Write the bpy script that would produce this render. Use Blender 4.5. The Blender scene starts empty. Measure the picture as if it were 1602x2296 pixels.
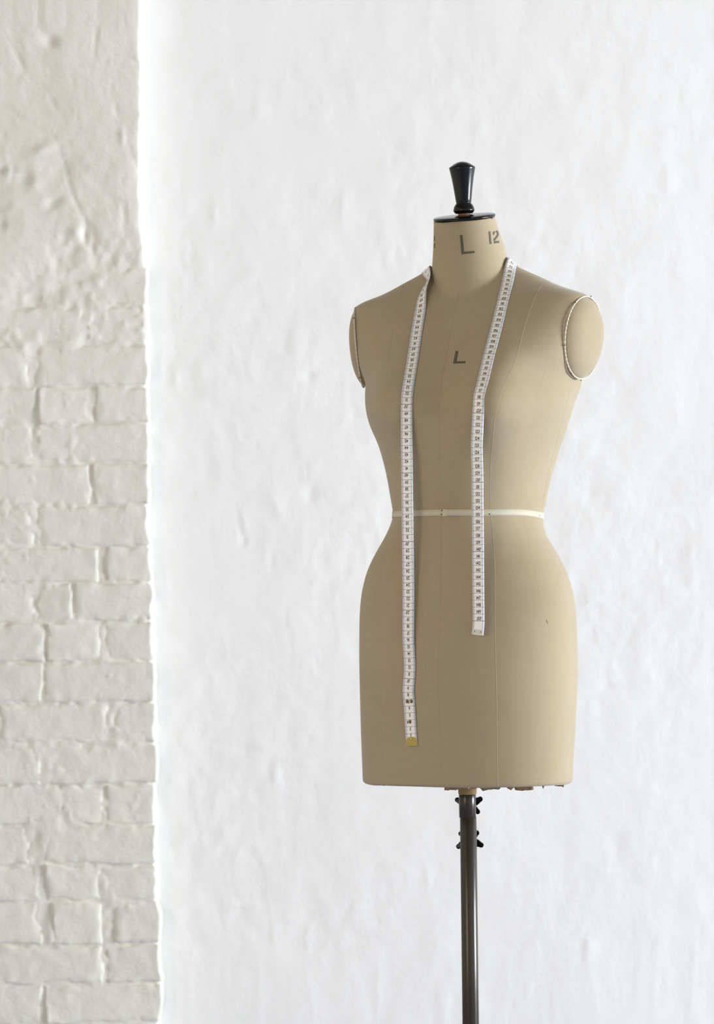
import bpy, bmesh, math, random
import numpy as np
from mathutils import Vector, Matrix
from mathutils.bvhtree import BVHTree
random.seed(7)
S = bpy.context.scene
COL = S.collection

# ------------------------------------------------------------------ camera
FPX, DIST, ZC, CX, HY, ROLL = 6732.0, 4.5, 0.93, -0.1627, 1330.0, 0.012
cam_d = bpy.data.cameras.new('camera')
cam = bpy.data.objects.new('camera', cam_d); COL.objects.link(cam)
cam_d.sensor_fit = 'VERTICAL'; cam_d.sensor_height = 36.0; cam_d.sensor_width = 36.0
cam_d.lens = FPX / 2296 * 36.0
cam_d.shift_y = (HY - 1148) / 2296
cam_d.clip_start = 0.05; cam_d.clip_end = 60
cam.matrix_world = Matrix.Translation((CX, -DIST, ZC)) @ Matrix.Rotation(math.pi/2, 4, 'X') @ Matrix.Rotation(-ROLL, 4, 'Z')
cam_d.dof.use_dof = True; cam_d.dof.focus_distance = 4.4; cam_d.dof.aperture_fstop = 5.6
S.camera = cam

# ------------------------------------------------------------------ world, daylight through the windows, exposure
w = bpy.data.worlds.new('world'); S.world = w; w.use_nodes = True
w.node_tree.nodes['Background'].inputs['Color'].default_value = (0.80, 0.88, 1.0, 1)
w.node_tree.nodes['Background'].inputs['Strength'].default_value = 0.6

def area(name, loc, target, sx, sy, power, color):
    l = bpy.data.lights.new(name, 'AREA'); l.shape = 'RECTANGLE'; l.size = sx; l.size_y = sy
    l.energy = power; l.color = color
    o = bpy.data.objects.new(name, l); COL.objects.link(o); o.location = loc
    d = Vector(target) - Vector(loc); o.rotation_euler = d.to_track_quat('-Z', 'Y').to_euler()
    return o
area('window_daylight_right', (9.12, -1.35, 1.15), (0, -1.35, 1.05), 3.75, 2.2, 1180, (0.925, 0.968, 0.995))
area('window_daylight_left', (-3.12, -4.2, 1.25), (0, -3.3, 1.0), 2.4, 1.7, 74, (1.0, 0.745, 0.44))
S.view_settings.view_transform = 'Standard'; S.view_settings.look = 'None'
S.view_settings.gamma = 1.0; S.view_settings.use_curve_mapping = False
S.view_settings.exposure = 0.25

# ------------------------------------------------------------------ helpers
def der(x, y): return x - ROLL*(y - HY), y + ROLL*(x - 801)
def at(x, y, depth):
    """photo pixel at a distance from the camera -> point in the room"""
    u, v = der(x, y)
    return Vector((CX + (u - 801)/FPX*depth, depth - DIST, ZC + (HY - v)/FPX*depth))

def hash3(ix, iy, iz, seed):
    h = (ix*374761393 + iy*668265263 + iz*2147483647 + seed*1274126177) & 0xffffffff
    h = ((h ^ (h >> 13)) * 1274126177) & 0xffffffff
    h = ((h ^ (h >> 16)) * 2246822519) & 0xffffffff
    return ((h ^ (h >> 15)) & 0xffff) / 65535.0
def vnoise(x, y, z, seed=0):
    x, y, z = np.broadcast_arrays(np.asarray(x, float), np.asarray(y, float), np.asarray(z, float))
    fx, fy, fz = np.floor(x), np.floor(y), np.floor(z)
    ix, iy, iz = fx.astype(np.int64)+5000, fy.astype(np.int64)+5000, fz.astype(np.int64)+5000
    tx, ty, tz = x-fx, y-fy, z-fz
    tx, ty, tz = [t*t*t*(t*(t*6-15)+10) for t in (tx, ty, tz)]
    r = 0
    for a in (0, 1):
        for b in (0, 1):
            for c in (0, 1):
                wgt = (tx if a else 1-tx)*(ty if b else 1-ty)*(tz if c else 1-tz)
                r = r + wgt*hash3(ix+a, iy+b, iz+c, seed)
    return r*2-1
def fbm(x, y, z, octs, seed=0, gain=0.5):
    r, a = 0, 1.0
    for k in range(octs):
        r = r + a*vnoise(np.asarray(x)*2**k, np.asarray(y)*2**k, np.asarray(z)*2**k, seed+k*17); a *= gain
    return r

def pchip(tab, q):
    t = np.array(sorted(tab)); x, y = t[:, 0], t[:, 1]; h = np.diff(x); d = np.diff(y)/h
    m = np.zeros_like(y)
    for i in range(1, len(x)-1):
        if d[i-1]*d[i] > 0:
            w1, w2 = 2*h[i]+h[i-1], h[i]+2*h[i-1]
            m[i] = (w1+w2)/(w1/d[i-1]+w2/d[i])
    m[0], m[-1] = d[0], d[-1]
    q = np.clip(np.asarray(q, float), x[0], x[-1])
    i = np.clip(np.searchsorted(x, q)-1, 0, len(x)-2)
    s = (q-x[i])/h[i]
    return (2*s**3-3*s**2+1)*y[i]+(s**3-2*s**2+s)*h[i]*m[i]+(-2*s**3+3*s**2)*y[i+1]+(s**3-s**2)*h[i]*m[i+1]

def link(name, me, mats, parent=None, smooth=True):
    o = bpy.data.objects.new(name, me); COL.objects.link(o)
    for m in (mats if isinstance(mats, (list, tuple)) else [mats]): me.materials.append(m)
    if smooth and len(me.polygons): me.polygons.foreach_set('use_smooth', [True]*len(me.polygons))
    if parent: o.parent = parent
    return o
def mesh(name, vs, fs, mats, parent=None, smooth=True, midx=None):
    me = bpy.data.meshes.new(name); me.from_pydata([tuple(v) for v in vs], [], [tuple(f) for f in fs])
    if midx is not None: me.polygons.foreach_set('material_index', midx)
    me.update()
    return link(name, me, mats, parent, smooth)
def grid_faces(nu, nv, off=0, wrap=False):
    f = []
    for j in range(nv-1):
        for i in range(nu if wrap else nu-1):
            i2 = (i+1) % nu
            f.append((off+j*nu+i, off+j*nu+i2, off+(j+1)*nu+i2, off+(j+1)*nu+i))
    return f
def box_bm(bm, lo, hi):
    r = bmesh.ops.create_cube(bm, size=1)
    for v in r['verts']:
        v.co = Vector([lo[k]+(v.co[k]+.5)*(hi[k]-lo[k]) for k in range(3)])
def bm_obj(name, bm, mats, parent=None, smooth=False):
    bmesh.ops.recalc_face_normals(bm, faces=bm.faces)
    me = bpy.data.meshes.new(name); bm.to_mesh(me); bm.free()
    return link(name, me, mats, parent, smooth)
def tube(pts, rad, n=6, closed=False, caps=True):
    P = [Vector(p) for p in pts]; N = len(P); vs = []; up = None
    for i in range(N):
        if closed: t = P[(i+1) % N]-P[i-1]
        else: t = P[min(i+1, N-1)]-P[max(i-1, 0)]
        t.normalize()
        if up is None: up = t.orthogonal().normalized()
        up = (up - t*up.dot(t)).normalized(); b = t.cross(up)
        r = rad(i) if callable(rad) else rad
        for k in range(n):
            a = 2*math.pi*k/n
            vs.append(P[i]+(up*math.cos(a)+b*math.sin(a))*r)
    f = []
    for i in range(N if closed else N-1):
        for k in range(n):
            f.append((i*n+k, i*n+(k+1) % n, ((i+1) % N)*n+(k+1) % n, ((i+1) % N)*n+k))
    if not closed and caps:
        f.append(tuple(range(n-1, -1, -1))); f.append(tuple(range((N-1)*n, N*n)))
    return vs, f
def lathe(prof, n=48):
    """(radius, height) rows about z"""
    vs, f = [], []
    for r, z in prof:
        for k in range(n):
            a = 2*math.pi*k/n; vs.append((r*math.cos(a), r*math.sin(a), z))
    f = grid_faces(n, len(prof), wrap=True)
    f.append(tuple(range(n-1, -1, -1))); f.append(tuple(range((len(prof)-1)*n, len(prof)*n)))
    return vs, f

# ------------------------------------------------------------------ materials
def nt(name):
    m = bpy.data.materials.new(name); m.use_nodes = True
    t = m.node_tree; return m, t, t.nodes['Principled BSDF']
def plain(name, col, rough=.6, metal=0, coat=0, spec=.5):
    m, t, p = nt(name); p.inputs['Base Color'].default_value = (*col, 1)
    p.inputs['Roughness'].default_value = rough; p.inputs['Metallic'].default_value = metal
    p.inputs['Coat Weight'].default_value = coat; p.inputs['Specular IOR Level'].default_value = spec
    return m
def noise_node(t, vec, scale, detail=4, rough=.55, stretch=None):
    n = t.nodes.new('ShaderNodeTexNoise'); n.inputs['Scale'].default_value = scale
    n.inputs['Detail'].default_value = detail; n.inputs['Roughness'].default_value = rough
    if stretch:
        mp = t.nodes.new('ShaderNodeMapping'); mp.inputs['Scale'].default_value = stretch
        t.links.new(vec, mp.inputs['Vector']); t.links.new(mp.outputs['Vector'], n.inputs['Vector'])
    else: t.links.new(vec, n.inputs['Vector'])
    return n.outputs['Fac']
def ramp(t, fac, stops):
    r = t.nodes.new('ShaderNodeValToRGB'); e = r.color_ramp.elements
    e[0].position, e[0].color = stops[0][0], (*stops[0][1], 1)
    e[1].position, e[1].color = stops[-1][0], (*stops[-1][1], 1)
    for p, c in stops[1:-1]:
        q = e.new(p); q.color = (*c, 1)
    t.links.new(fac, r.inputs['Fac']); return r.outputs['Color']
def mul(t, a, b, fac=1.0):
    m = t.nodes.new('ShaderNodeMix'); m.data_type = 'RGBA'; m.blend_type = 'MULTIPLY'
    m.inputs['Factor'].default_value = fac
    t.links.new(a, m.inputs['A']); t.links.new(b, m.inputs['B']); return m.outputs['Result']
def bump(t, p, fac, strength, dist, prev=None):
    b = t.nodes.new('ShaderNodeBump'); b.inputs['Strength'].default_value = strength
    b.inputs['Distance'].default_value = dist; t.links.new(fac, b.inputs['Height'])
    if prev: t.links.new(prev, b.inputs['Normal'])
    t.links.new(b.outputs['Normal'], p.inputs['Normal']); return b.outputs['Normal']
def coords(t): return t.nodes.new('ShaderNodeTexCoord').outputs['Object']

def paint(name, base, var, rough=.75, fine=.0016, coarse=.004):
    m, t, p = nt(name); v = coords(t)
    big = noise_node(t, v, 2.3, 5, .6)
    c1 = ramp(t, big, [(.25, tuple(b*(1-var) for b in base)), (.75, base)])
    spot = noise_node(t, v, 19, 3, .5)
    c2 = ramp(t, spot, [(.24, (.965, .97, .955)), (.36, (1, 1, 1))])
    t.links.new(mul(t, c1, c2), p.inputs['Base Color'])
    p.inputs['Roughness'].default_value = rough
    n1 = bump(t, p, noise_node(t, v, 34, 5, .6, (1, 1, .6)), .3, coarse)
    bump(t, p, noise_node(t, v, 160, 4, .6), .3, fine, n1)
    return m
M_wall = paint('white_wall_paint', (.885, .885, .87), .015)
M_pier = paint('cream_brick_paint', (.76, .745, .675), .03, fine=.0035, coarse=.006)
M_room = plain('cream_room_paint', (.72, .67, .58), .9)
M_ceil = plain('ceiling_paint', (.20, .19, .17), .9)
def floor_mat():
    m, t, p = nt('blue_grey_floor_paint'); v = coords(t)
    c = ramp(t, noise_node(t, v, 3, 5), [(.3, (.32, .39, .62)), (.7, (.38, .45, .68))])
    t.links.new(c, p.inputs['Base Color']); p.inputs['Roughness'].default_value = .5
    return m
M_floor = floor_mat()
def canvas_mat(name, tint=(1, 1, 1)):
    m, t, p = nt(name); v = coords(t)
    base = (.370*tint[0], .304*tint[1], .201*tint[2])
    st = noise_node(t, v, 7, 6, .6)
    c = ramp(t, st, [(.28, tuple(x*k for x, k in zip(base, (.93, .91, .87)))), (.5, base), (.75, tuple(x*1.03 for x in base))])
    for sc, stretch in ((260, (1, 1, .06)), (260, (.09, .09, 1.3))):
        th = noise_node(t, v, sc, 2, .5, stretch)
        c = mul(t, c, ramp(t, th, [(.3, (.96, .957, .95)), (.7, (1.02, 1.02, 1.02))]), .55)
    sp = noise_node(t, v, 62, 1, .4)
    c = mul(t, c, ramp(t, sp, [(.150, (.78, .72, .58)), (.175, (1, 1, 1))]))
    t.links.new(c, p.inputs['Base Color']); p.inputs['Roughness'].default_value = .92
    p.inputs['Sheen Weight'].default_value = .25; p.inputs['Sheen Roughness'].default_value = .5
    p.inputs['Specular IOR Level'].default_value = .15
    bump(t, p, noise_node(t, v, 420, 2, .5), .10, .0005)
    return m
M_canvas = canvas_mat('linen_canvas')
M_seam_l = plain('pale_seam_thread', (.52, .44, .31), .9, spec=.1)
M_seam_d = plain('brown_seam_thread', (.36, .29, .19), .9, spec=.1)
M_cord = plain('white_cotton_cord', (.62, .57, .46), .9, spec=.1)
M_tapew = plain('cotton_waist_tape', (.54, .50, .39), .9, spec=.1)
M_stencil = plain('stencil_ink', (.105, .10, .072), .85, spec=.2)
M_black = plain('black_gloss_paint', (.006, .006, .006), .15, spec=.28)
M_knobw = plain('bare_wood_neck', (.22, .12, .07), .5)
M_plast = plain('black_plastic', (.008, .008, .008), .65, spec=.2)
M_pole = plain('brown_black_pole_paint', (.033, .025, .018), .22, spec=.32)
M_paper = plain('brown_paper', (.30, .20, .095), .85, spec=.2)
M_scrap = plain('frayed_backing_cloth', (.27, .19, .10), .9, spec=.1)
M_pin = plain('tarnished_pin', (.10, .08, .04), .45, metal=.6)
M_white = plain('tape_white', (.86, .85, .81), .42)
M_grey = plain('tape_grey_edge', (.53, .55, .58), .42)
M_ink = plain('tape_print_ink', (.035, .035, .035), .6)
M_inkg = plain('tape_line_ink', (.14, .13, .13), .6)
M_brass = plain('brass', (.30, .25, .075), .5, metal=.75)
M_rivet = plain('bright_rivet', (.62, .52, .27), .35, metal=.6)
M_clip = plain('cream_plastic_clip', (.62, .63, .53), .4)
M_hole = plain('rusty_hole', (.17, .105, .05), .8)
M_holer = plain('rusty_hole_rim', (.40, .34, .24), .7)
M_frame = plain('window_frame_white', (.8, .8, .78), .5)

# ------------------------------------------------------------------ room shell
def struct(o): o['kind'] = 'structure'; return o
YB, YP = 1.47, 1.41          # face of the back wall, face of the brick pier
XR, XL, YF, ZT = 9.0, -3.0, -7.0, 3.4
bm = bmesh.new(); box_bm(bm, (XL, YF, -.1), (XR, YB+.2, 0)); struct(bm_obj('floor', bm, M_floor))
bm = bmesh.new(); box_bm(bm, (XL, YF, ZT), (XR, YB+.2, ZT+.1)); struct(bm_obj('ceiling', bm, M_ceil))
bm = bmesh.new(); box_bm(bm, (XL-.1, YF-.2, 0), (XR+.1, YF, ZT)); struct(bm_obj('wall_front', bm, M_room))
def holed_wall(name, x0, x1, y0, y1, z0, z1):
    bm = bmesh.new()
    box_bm(bm, (x0, YF, 0), (x1, y0, ZT)); box_bm(bm, (x0, y1, 0), (x1, YB+.2, ZT))
    box_bm(bm, (x0, y0, 0), (x1, y1, z0)); box_bm(bm, (x0, y0, z1), (x1, y1, ZT))
    return struct(bm_obj(name, bm, M_room))
holed_wall('wall_right', XR, XR+.2, -3.25, .55, .03, 2.27)
holed_wall('wall_outer', XL-.2, XL, -5.45, -2.95, .4, 2.1)
def window(name, x0, x1, y0, y1, z0, z1, ny, nz):
    bm = bmesh.new(); b = .05
    box_bm(bm, (x0, y0, z0), (x1, y1, z0+b)); box_bm(bm, (x0, y0, z1-b), (x1, y1, z1))
    box_bm(bm, (x0, y0, z0+b), (x1, y0+b, z1-b)); box_bm(bm, (x0, y1-b, z0+b), (x1, y1, z1-b))
    for k in range(1, ny):
        yy = y0+(y1-y0)*k/ny; box_bm(bm, (x0, yy-.015, z0+b), (x1, yy+.015, z1-b))
    for k in range(1, nz):
        zz = z0+(z1-z0)*k/nz; box_bm(bm, (x0, y0+b, zz-.014), (x1, y1-b, zz+.014))
    struct(bm_obj(name, bm, M_frame))
window('window_1', XR+.03, XR+.08, -3.25, .55, .03, 2.27, 4, 3)
window('window_2', XL-.08, XL-.03, -5.45, -2.95, .4, 2.1, 3, 2)

# back wall: lumpy white-painted plaster over old brick, one displaced sheet
gx = np.concatenate([np.linspace(XL, -.75, 12)[:-1], np.arange(-.75, 1.15, .0058), np.linspace(1.15, XR, 24)])
gz = np.concatenate([np.linspace(0, .22, 6)[:-1], np.arange(.22, 2.05, .0058), np.linspace(2.06, ZT, 14)])
GX, GZ = np.meshgrid(gx, gz)
dsp = .0019*fbm(GX*2.6, GZ*2.1, 0, 2, 3) + .0007*fbm(GX*11, GZ*8, 2, 3, 21)
rough = np.clip(fbm(GX*2.1, GZ*2.1, 5, 2, 40)*.9+.35+np.clip(1.0-GZ, 0, 1)*.5, 0, 1.3)
dsp += .00046*rough*fbm(GX*30, GZ*24, 7, 3, 51)
rid = np.abs(fbm(GX*13, GZ*6, 9, 2, 70)); dsp += .0006*np.exp(-(rid/.06)**2)*rough
# faint brick coursing that shows through low down on the right
crs = np.exp(-(((GZ+.004*fbm(GX*6, 0, 1, 2, 9)) % .077-.0385)/.007)**2)
dsp -= .0008*crs*np.clip((1.15-GZ)/.5, 0, 1)*np.clip(.5+fbm(GX*4, GZ*4, 3, 2, 14), 0, 1)
def dent(px, py, rx, ry, h, rot=0):
    global dsp
    p = at(px, py, YB+DIST); k = (YB+DIST)/FPX
    u, v = GX-p.x, GZ-p.z; a = math.radians(rot)
    u, v = u*math.cos(a)+v*math.sin(a), -u*math.sin(a)+v*math.cos(a)
    dsp += .55*h*np.exp(-((u/(rx*k))**2+(v/(ry*k))**2))
for q in [(695, 1108, 17, 20, -.003), (692, 842, 12, 9, -.004), (541, 1190, 5, 34, -.003, 8), (547, 1212, 6, 14, -.003, -30), (610, 1262, 5, 20, -.003),
          (395, 850, 9, 22, .003), (545, 1170, 7, 30, .002), (575, 990, 5, 9, -.002), (620, 1130, 12, 40, .0018, 20), (1362, 1538, 12, 4, -.004, 20),
          (1075, 290, 12, 14, .002), (1470, 285, 30, 12, -.002), (1340, 55, 6, 6, -.002), (1500, 405, 18, 30, .002), (770, 940, 8, 16, .0018),
          (1400, 2195, 9, 8, -.004), (1470, 2240, 22, 7, .003), (1010, 1655, 30, 8, .002), (555, 1680, 24, 5, -.003), (690, 1657, 10, 4, -.003), (1385, 1890, 20, 26, -.003),
          (540, 2030, 30, 8, .002), (620, 1740, 8, 18, .003), (640, 2060, 30, 7, .0022), (950, 2216, 12, 3, -.004), (960, 1968, 10, 22, .002), (1320, 2130, 8, 24, .003),
          (480, 480, 7, 26, .002), (770, 455, 6, 30, .002), (580, 250, 12, 18, .0018), (1130, 690, 14, 30, .0015), (660, 790, 16, 34, .0016), (1440, 1770, 30, 12, .002)]:
    dent(*q)
vs = np.stack([GX, YB-dsp, GZ], -1).reshape(-1, 3)
o = mesh('wall_back', vs.tolist(), grid_faces(len(gx), len(gz)), M_wall); struct(o)

# ------------------------------------------------------------------ brick pier on the left (wall_left): plaster body + its painted bricks
DP = YP+DIST
KP = DP/FPX
edge_tab = [(-60, 318), (0, 319), (45, 316), (110, 314), (180, 318), (300, 317), (420, 318), (500, 318), (556, 325), (640, 326), (700, 329), (800, 330), (1000, 330),
            (1100, 333), (1200, 333), (1230, 335), (1300, 340), (1400, 341), (1500, 345), (1600, 347), (1700, 350), (1800, 349), (1900, 350), (2000, 353), (2100, 357), (2200, 359), (2320, 358), (2700, 362)]
ez = []
for py, px in edge_tab:
    p = at(px, py, DP); ez.append((p.z, p.x))
ez.append((0.0, ez[-1][1])); ez.append((ZT, ez[0][1]))
def edge_x(z): return pchip(ez, z)
def z_of(py, px=150): return at(px, py, DP).z
ROWS = [598, 686, 772, 866, 950, 1040, 1135, 1227, 1307, 1395, 1485, 1577, 1668, 1760, 1850, 1940, 2022, 2120, 2208, 2298, 2388]
JOINTS = [[82], [190], [70], [210], [76], [205], [78], [230], [80, 165], [230], [98], [250], [92], [132, 235], [82], [225], [105, 240], [235], [98], [230]]
GAPPX = {14: 34, 16: 26, 7: 18, 2: 14, 0: 14}
# plaster / mortar body
px_ = np.concatenate([np.linspace(XL, -1.15, 10)[:-1], np.arange(-1.15, -.575, .0052)])
pz_ = np.concatenate([np.linspace(0, .2, 5)[:-1], np.arange(.2, 2.05, .0052), np.linspace(2.06, ZT, 12)])
nz_ = len(pz_)
E_ = edge_x(pz_) + .0015*fbm(pz_*40, 0, 0, 2, 5) + .0022*fbm(pz_*14, 3, 0, 2, 8)
edge_ext = np.array([-.012, -.008, -.004, -.0015, 0])
PX = np.empty((nz_, len(px_)+len(edge_ext)))
for j in range(nz_):
    PX[j, :len(px_)] = px_ + (px_ > -1.0)*(px_+1.0)/(.425)*(E_[j]-.012-.004-px_[-1])
    PX[j, len(px_):] = E_[j]+edge_ext-.003
PZ = np.repeat(pz_[:, None], PX.shape[1], 1)
ztop = z_of(600)
cover = np.clip((PZ-(ztop-.05)+.05*fbm(PX*7, PZ*7, 0, 2, 33))/.10, 0, 1); cover = cover*cover*(3-2*cover)
pd = .0010*fbm(PX*26, PZ*22, 1, 3, 61) + .0018*fbm(PX*9, PZ*7, 4, 3, 66) + .0017*fbm(PX*75, PZ*75, 3, 2, 68)*(1-cover*.8)
streak = np.abs(fbm(PX*16+PZ*5, PZ*5, 2, 2, 81)); pd += cover*(-.0022*np.exp(-(streak/.05)**2))
pd *= 1-.55*np.clip((PZ-z_of(420))/.15, 0, 1)
pd += cover*.0022*fbm(PX*5, PZ*3.3, 9, 2, 84)
PY = YP + .0019*(1-cover) - .0012*cover - pd
for k, e in enumerate((.0, .0002, .0005, .0012, .003)): PY[:, len(px_)+k] += e
def pdent(px, py, rx, ry, h, rot=0):
    global PY
    p = at(px, py, DP); a = math.radians(rot); u, v = PX-p.x, PZ-p.z
    u, v = u*math.cos(a)+v*math.sin(a), -u*math.sin(a)+v*math.cos(a)
    PY -= h*np.exp(-((u/(rx*KP))**2+(v/(ry*KP))**2))
for q in [(113, 92, 16, 12, -.006, -30), (85, 45, 4, 26, -.003, 20), (215, 85, 3, 40, -.003, -4), (38, 125, 3, 45, -.003, 28), (280, 485, 3, 30, -.003), (275, 300, 4, 20, .003),
          (95, 335, 22, 10, .004, 20), (130, 370, 40, 26, -.004), (60, 400, 20, 12, -.004), (75, 410, 14, 20, .004), (120, 455, 20, 9, -.004, 30), (192, 525, 7, 22, -.006), (208, 555, 6, 34, -.004), (170, 520, 12, 10, .004),
          (3, 382, 8, 8, -.008), (5, 505, 8, 8, -.006), (260, 245, 5, 10, -.002), (120, 235, 5, 16, -.002, 30)]:
    pdent(*q)
nu = PX.shape[1]
vs = np.stack([PX, PY, PZ], -1).reshape(-1, 3).tolist(); fs = grid_faces(nu, nz_)
# side return of the pier towards the back wall
base = len(vs); ys = np.linspace(YP+.012, YB+.003, 9)
for j in range(nz_):
    for k, yy in enumerate(ys):
        nn = float(.0022*vnoise(pz_[j]*17, yy*20, 3, 12)+.0012*vnoise(pz_[j]*60, yy*50, 3, 13))
        vs.append((E_[j]-.002+nn, yy, pz_[j]))
fs += grid_faces(len(ys), nz_, base)
for j in range(nz_-1):
    fs.append((j*nu+nu-1, base+j*len(ys), base+(j+1)*len(ys), (j+1)*nu+nu-1))
pier = struct(mesh('wall_left', vs, fs, M_pier))

def brick(x0, x1, z0, z1, corner, seed, fade):
    """rounded, uneven painted brick: front grid, rim, and the sides running back into the wall"""
    nx, nz = max(10, int((x1-x0)/.0055)), 16
    u = np.linspace(0, 1, nx); v = np.linspace(0, 1, nz)
    ease = lambda t: .5-.5*np.cos(math.pi*t)*(1-.35*np.sin(math.pi*t))
    U, V = np.meshgrid(ease(u), ease(v))
    X = x0+(x1-x0)*U; Z = z0+(z1-z0)*V
    X = X+(.0034*fbm(X*10, Z*30, seed, 2, 5)+.0012*vnoise(X*90, Z*110, seed, 7))*np.abs(2*U-1)**2; Z = Z+(.0030*fbm(X*22, Z*8, seed, 2, 6)+.0014*vnoise(X*110, Z*90, seed, 8))*np.abs(2*V-1)**2
    if corner:
        X = X+U**3*(edge_x(Z)+.0015*fbm(Z*40, 0, 0, 2, 5)+.0022*fbm(Z*14, 3, 0, 2, 8)-x1)
    ex = (X-X[:, :1]) if corner else np.minimum(X-X[:, :1], X[:, -1:]-X); ez_ = np.minimum(Z-Z[:1], Z[-1:]-Z)
    ed = np.minimum(ex, ez_*1.3); rr = .013+.006*vnoise(X*24, Z*24, seed, 9)
    fall = np.clip(1-ed/rr, 0, 1)**1.7
    Y = YP-.0004+.0036*fall*np.clip(.55+.9*vnoise(X*13, Z*13, seed, 19), .05, 1.2)-.0018*np.clip(1-ed/.024, 0, 1)*fbm(X*70, Z*70, seed, 2, 95)-.0009*fbm(X*18, Z*18, seed, 3, 90)-.0006*vnoise(X*55, Z*50, seed, 91)
    tx, tz = vnoise(seed*3.7, 1, 1, 4)*.0018, vnoise(seed*5.1, 2, 2, 4)*.0014
    Y = Y+tx*(2*U-1)+tz*(2*V-1)+vnoise(seed*2.3, 5, 1, 4)*.0012+fade*.004
    P = np.stack([X, Y, Z], -1); vs = P.reshape(-1, 3).tolist(); fs = grid_faces(nx, nz)
    rim = [i for i in range(nx)]+[j*nx+nx-1 for j in range(1, nz)]+[(nz-1)*nx+i for i in range(nx-2, -1, -1)]+[j*nx for j in range(nz-2, 0, -1)]
    b = len(vs)
    for i in rim:
        q = vs[i]; vs.append((q[0], YP+.055, q[2]))
    n = len(rim)
    for i in range(n): fs.append((rim[i], b+i, b+(i+1) % n, rim[(i+1) % n]))
    fs.append(tuple(b+i for i in range(n)))
    return mesh('brick', vs, fs, M_pier, pier)
sd = 1
for r in range(len(ROWS)-1):
    zt, zb = z_of(ROWS[r]), z_of(ROWS[r+1])
    ym = (ROWS[r]+ROWS[r+1])/2
    js = [at(x, ym, DP).x for x in JOINTS[r]]
    last = js[0]; left = []
    for k in range(2):
        last -= (.225 if (k+r) % 3 else .112); left.append(last)
    xs = sorted(left+js); g = GAPPX.get(r, 9)*KP/2
    hz = .0026
    for i in range(len(xs)):
        x1 = xs[i+1]-g if i+1 < len(xs) else float(edge_x((zt+zb)/2))
        brick(xs[i]+g, x1, zb+hz, zt-hz, i+1 == len(xs), sd*1.37, max(0, 1-r/2.0)); sd += 1

# ------------------------------------------------------------------ the dress form
TH = math.radians(21); cT, sT = math.cos(TH), math.sin(TH)
def w2(x, y): return x*cT+y*sT, -x*sT+y*cT
form = bpy.data.objects.new('dress_form', None); COL.objects.link(form)
form['label'] = 'beige linen dressmaker mannequin torso with black knob on a dark pole'
form['category'] = 'mannequin'
def L2W(v): X, Y = w2(v[0], v[1]); return Vector((X, Y, v[2]))

# measured sections: height, half width, y of widest line, front reach, back reach
LOW = [(0.6432,0.1587,-0.0063,0.1122,0.1227),(0.6652,0.1596,-0.0049,0.1127,0.1242),(0.6872,0.1606,-0.0033,0.1131,0.1258),(0.7092,0.1617,-0.0014,0.1134,0.1273),(0.7312,0.1628,0.0009,0.1138,0.1289),(0.7532,0.1637,0.0030,0.1141,0.1305),(0.7752,0.1644,0.0047,0.1144,0.1324),(0.7972,0.1649,0.0055,0.1139,0.1343),(0.8192,0.1652,0.0056,0.1131,0.1363),(0.8412,0.1652,0.0056,0.1122,0.1362),(0.8632,0.1651,0.0059,0.1106,0.1350),(0.8852,0.1647,0.0052,0.1086,0.1330),(0.9072,0.1636,0.0052,0.1067,0.1278),(0.9292,0.1607,0.0039,0.1045,0.1225),(0.9512,0.1548,0.0019,0.1022,0.1166),(0.9621,0.1509,0.0012,0.1010,0.1117),(0.9732,0.1457,0.0006,0.0999,0.1067),(0.9950,0.1335,0.0024,0.0977,0.0969),(1.0010,0.1296,0.0031,0.0971,0.0942),(1.0070,0.1258,0.0036,0.0965,0.0915),(1.0130,0.1224,0.0049,0.0959,0.0890),(1.0190,0.1195,0.0080,0.0954,0.0870),(1.0250,0.1172,0.0117,0.0948,0.0856),(1.0310,0.1154,0.0155,0.0942,0.0841),(1.0370,0.1139,0.0201,0.0936,0.0827),(1.0430,0.1132,0.0255,0.0930,0.0813),(1.0490,0.1135,0.0295,0.0928,0.0804),(1.0550,0.1146,0.0313,0.0932,0.0804),(1.0610,0.1159,0.0321,0.0938,0.0808),(1.0670,0.1171,0.0328,0.0945,0.0811),(1.0730,0.1183,0.0333,0.0951,0.0815),(1.0800,0.1196,0.0341,0.0958,0.0819),(1.0920,0.1220,0.0359,0.0966,0.0840),(1.1040,0.1246,0.0374,0.0972,0.0863),(1.1160,0.1277,0.0398,0.0979,0.0887),(1.1280,0.1312,0.0417,0.0985,0.0910),(1.1400,0.1348,0.0436,0.0992,0.0933),(1.1520,0.1389,0.0444,0.0998,0.0959),(1.1640,0.1438,0.0418,0.0996,0.0989),(1.1760,0.1490,0.0384,0.0990,0.1020),(1.1880,0.1537,0.0361,0.0984,0.1050),(1.2000,0.1573,0.0364,0.0978,0.1081),(1.2120,0.1604,0.0400,0.0972,0.1111),(1.2240,0.1634,0.0475,0.0940,0.1128),(1.2360,0.1661,0.0558,0.0896,0.1138)]
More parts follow.
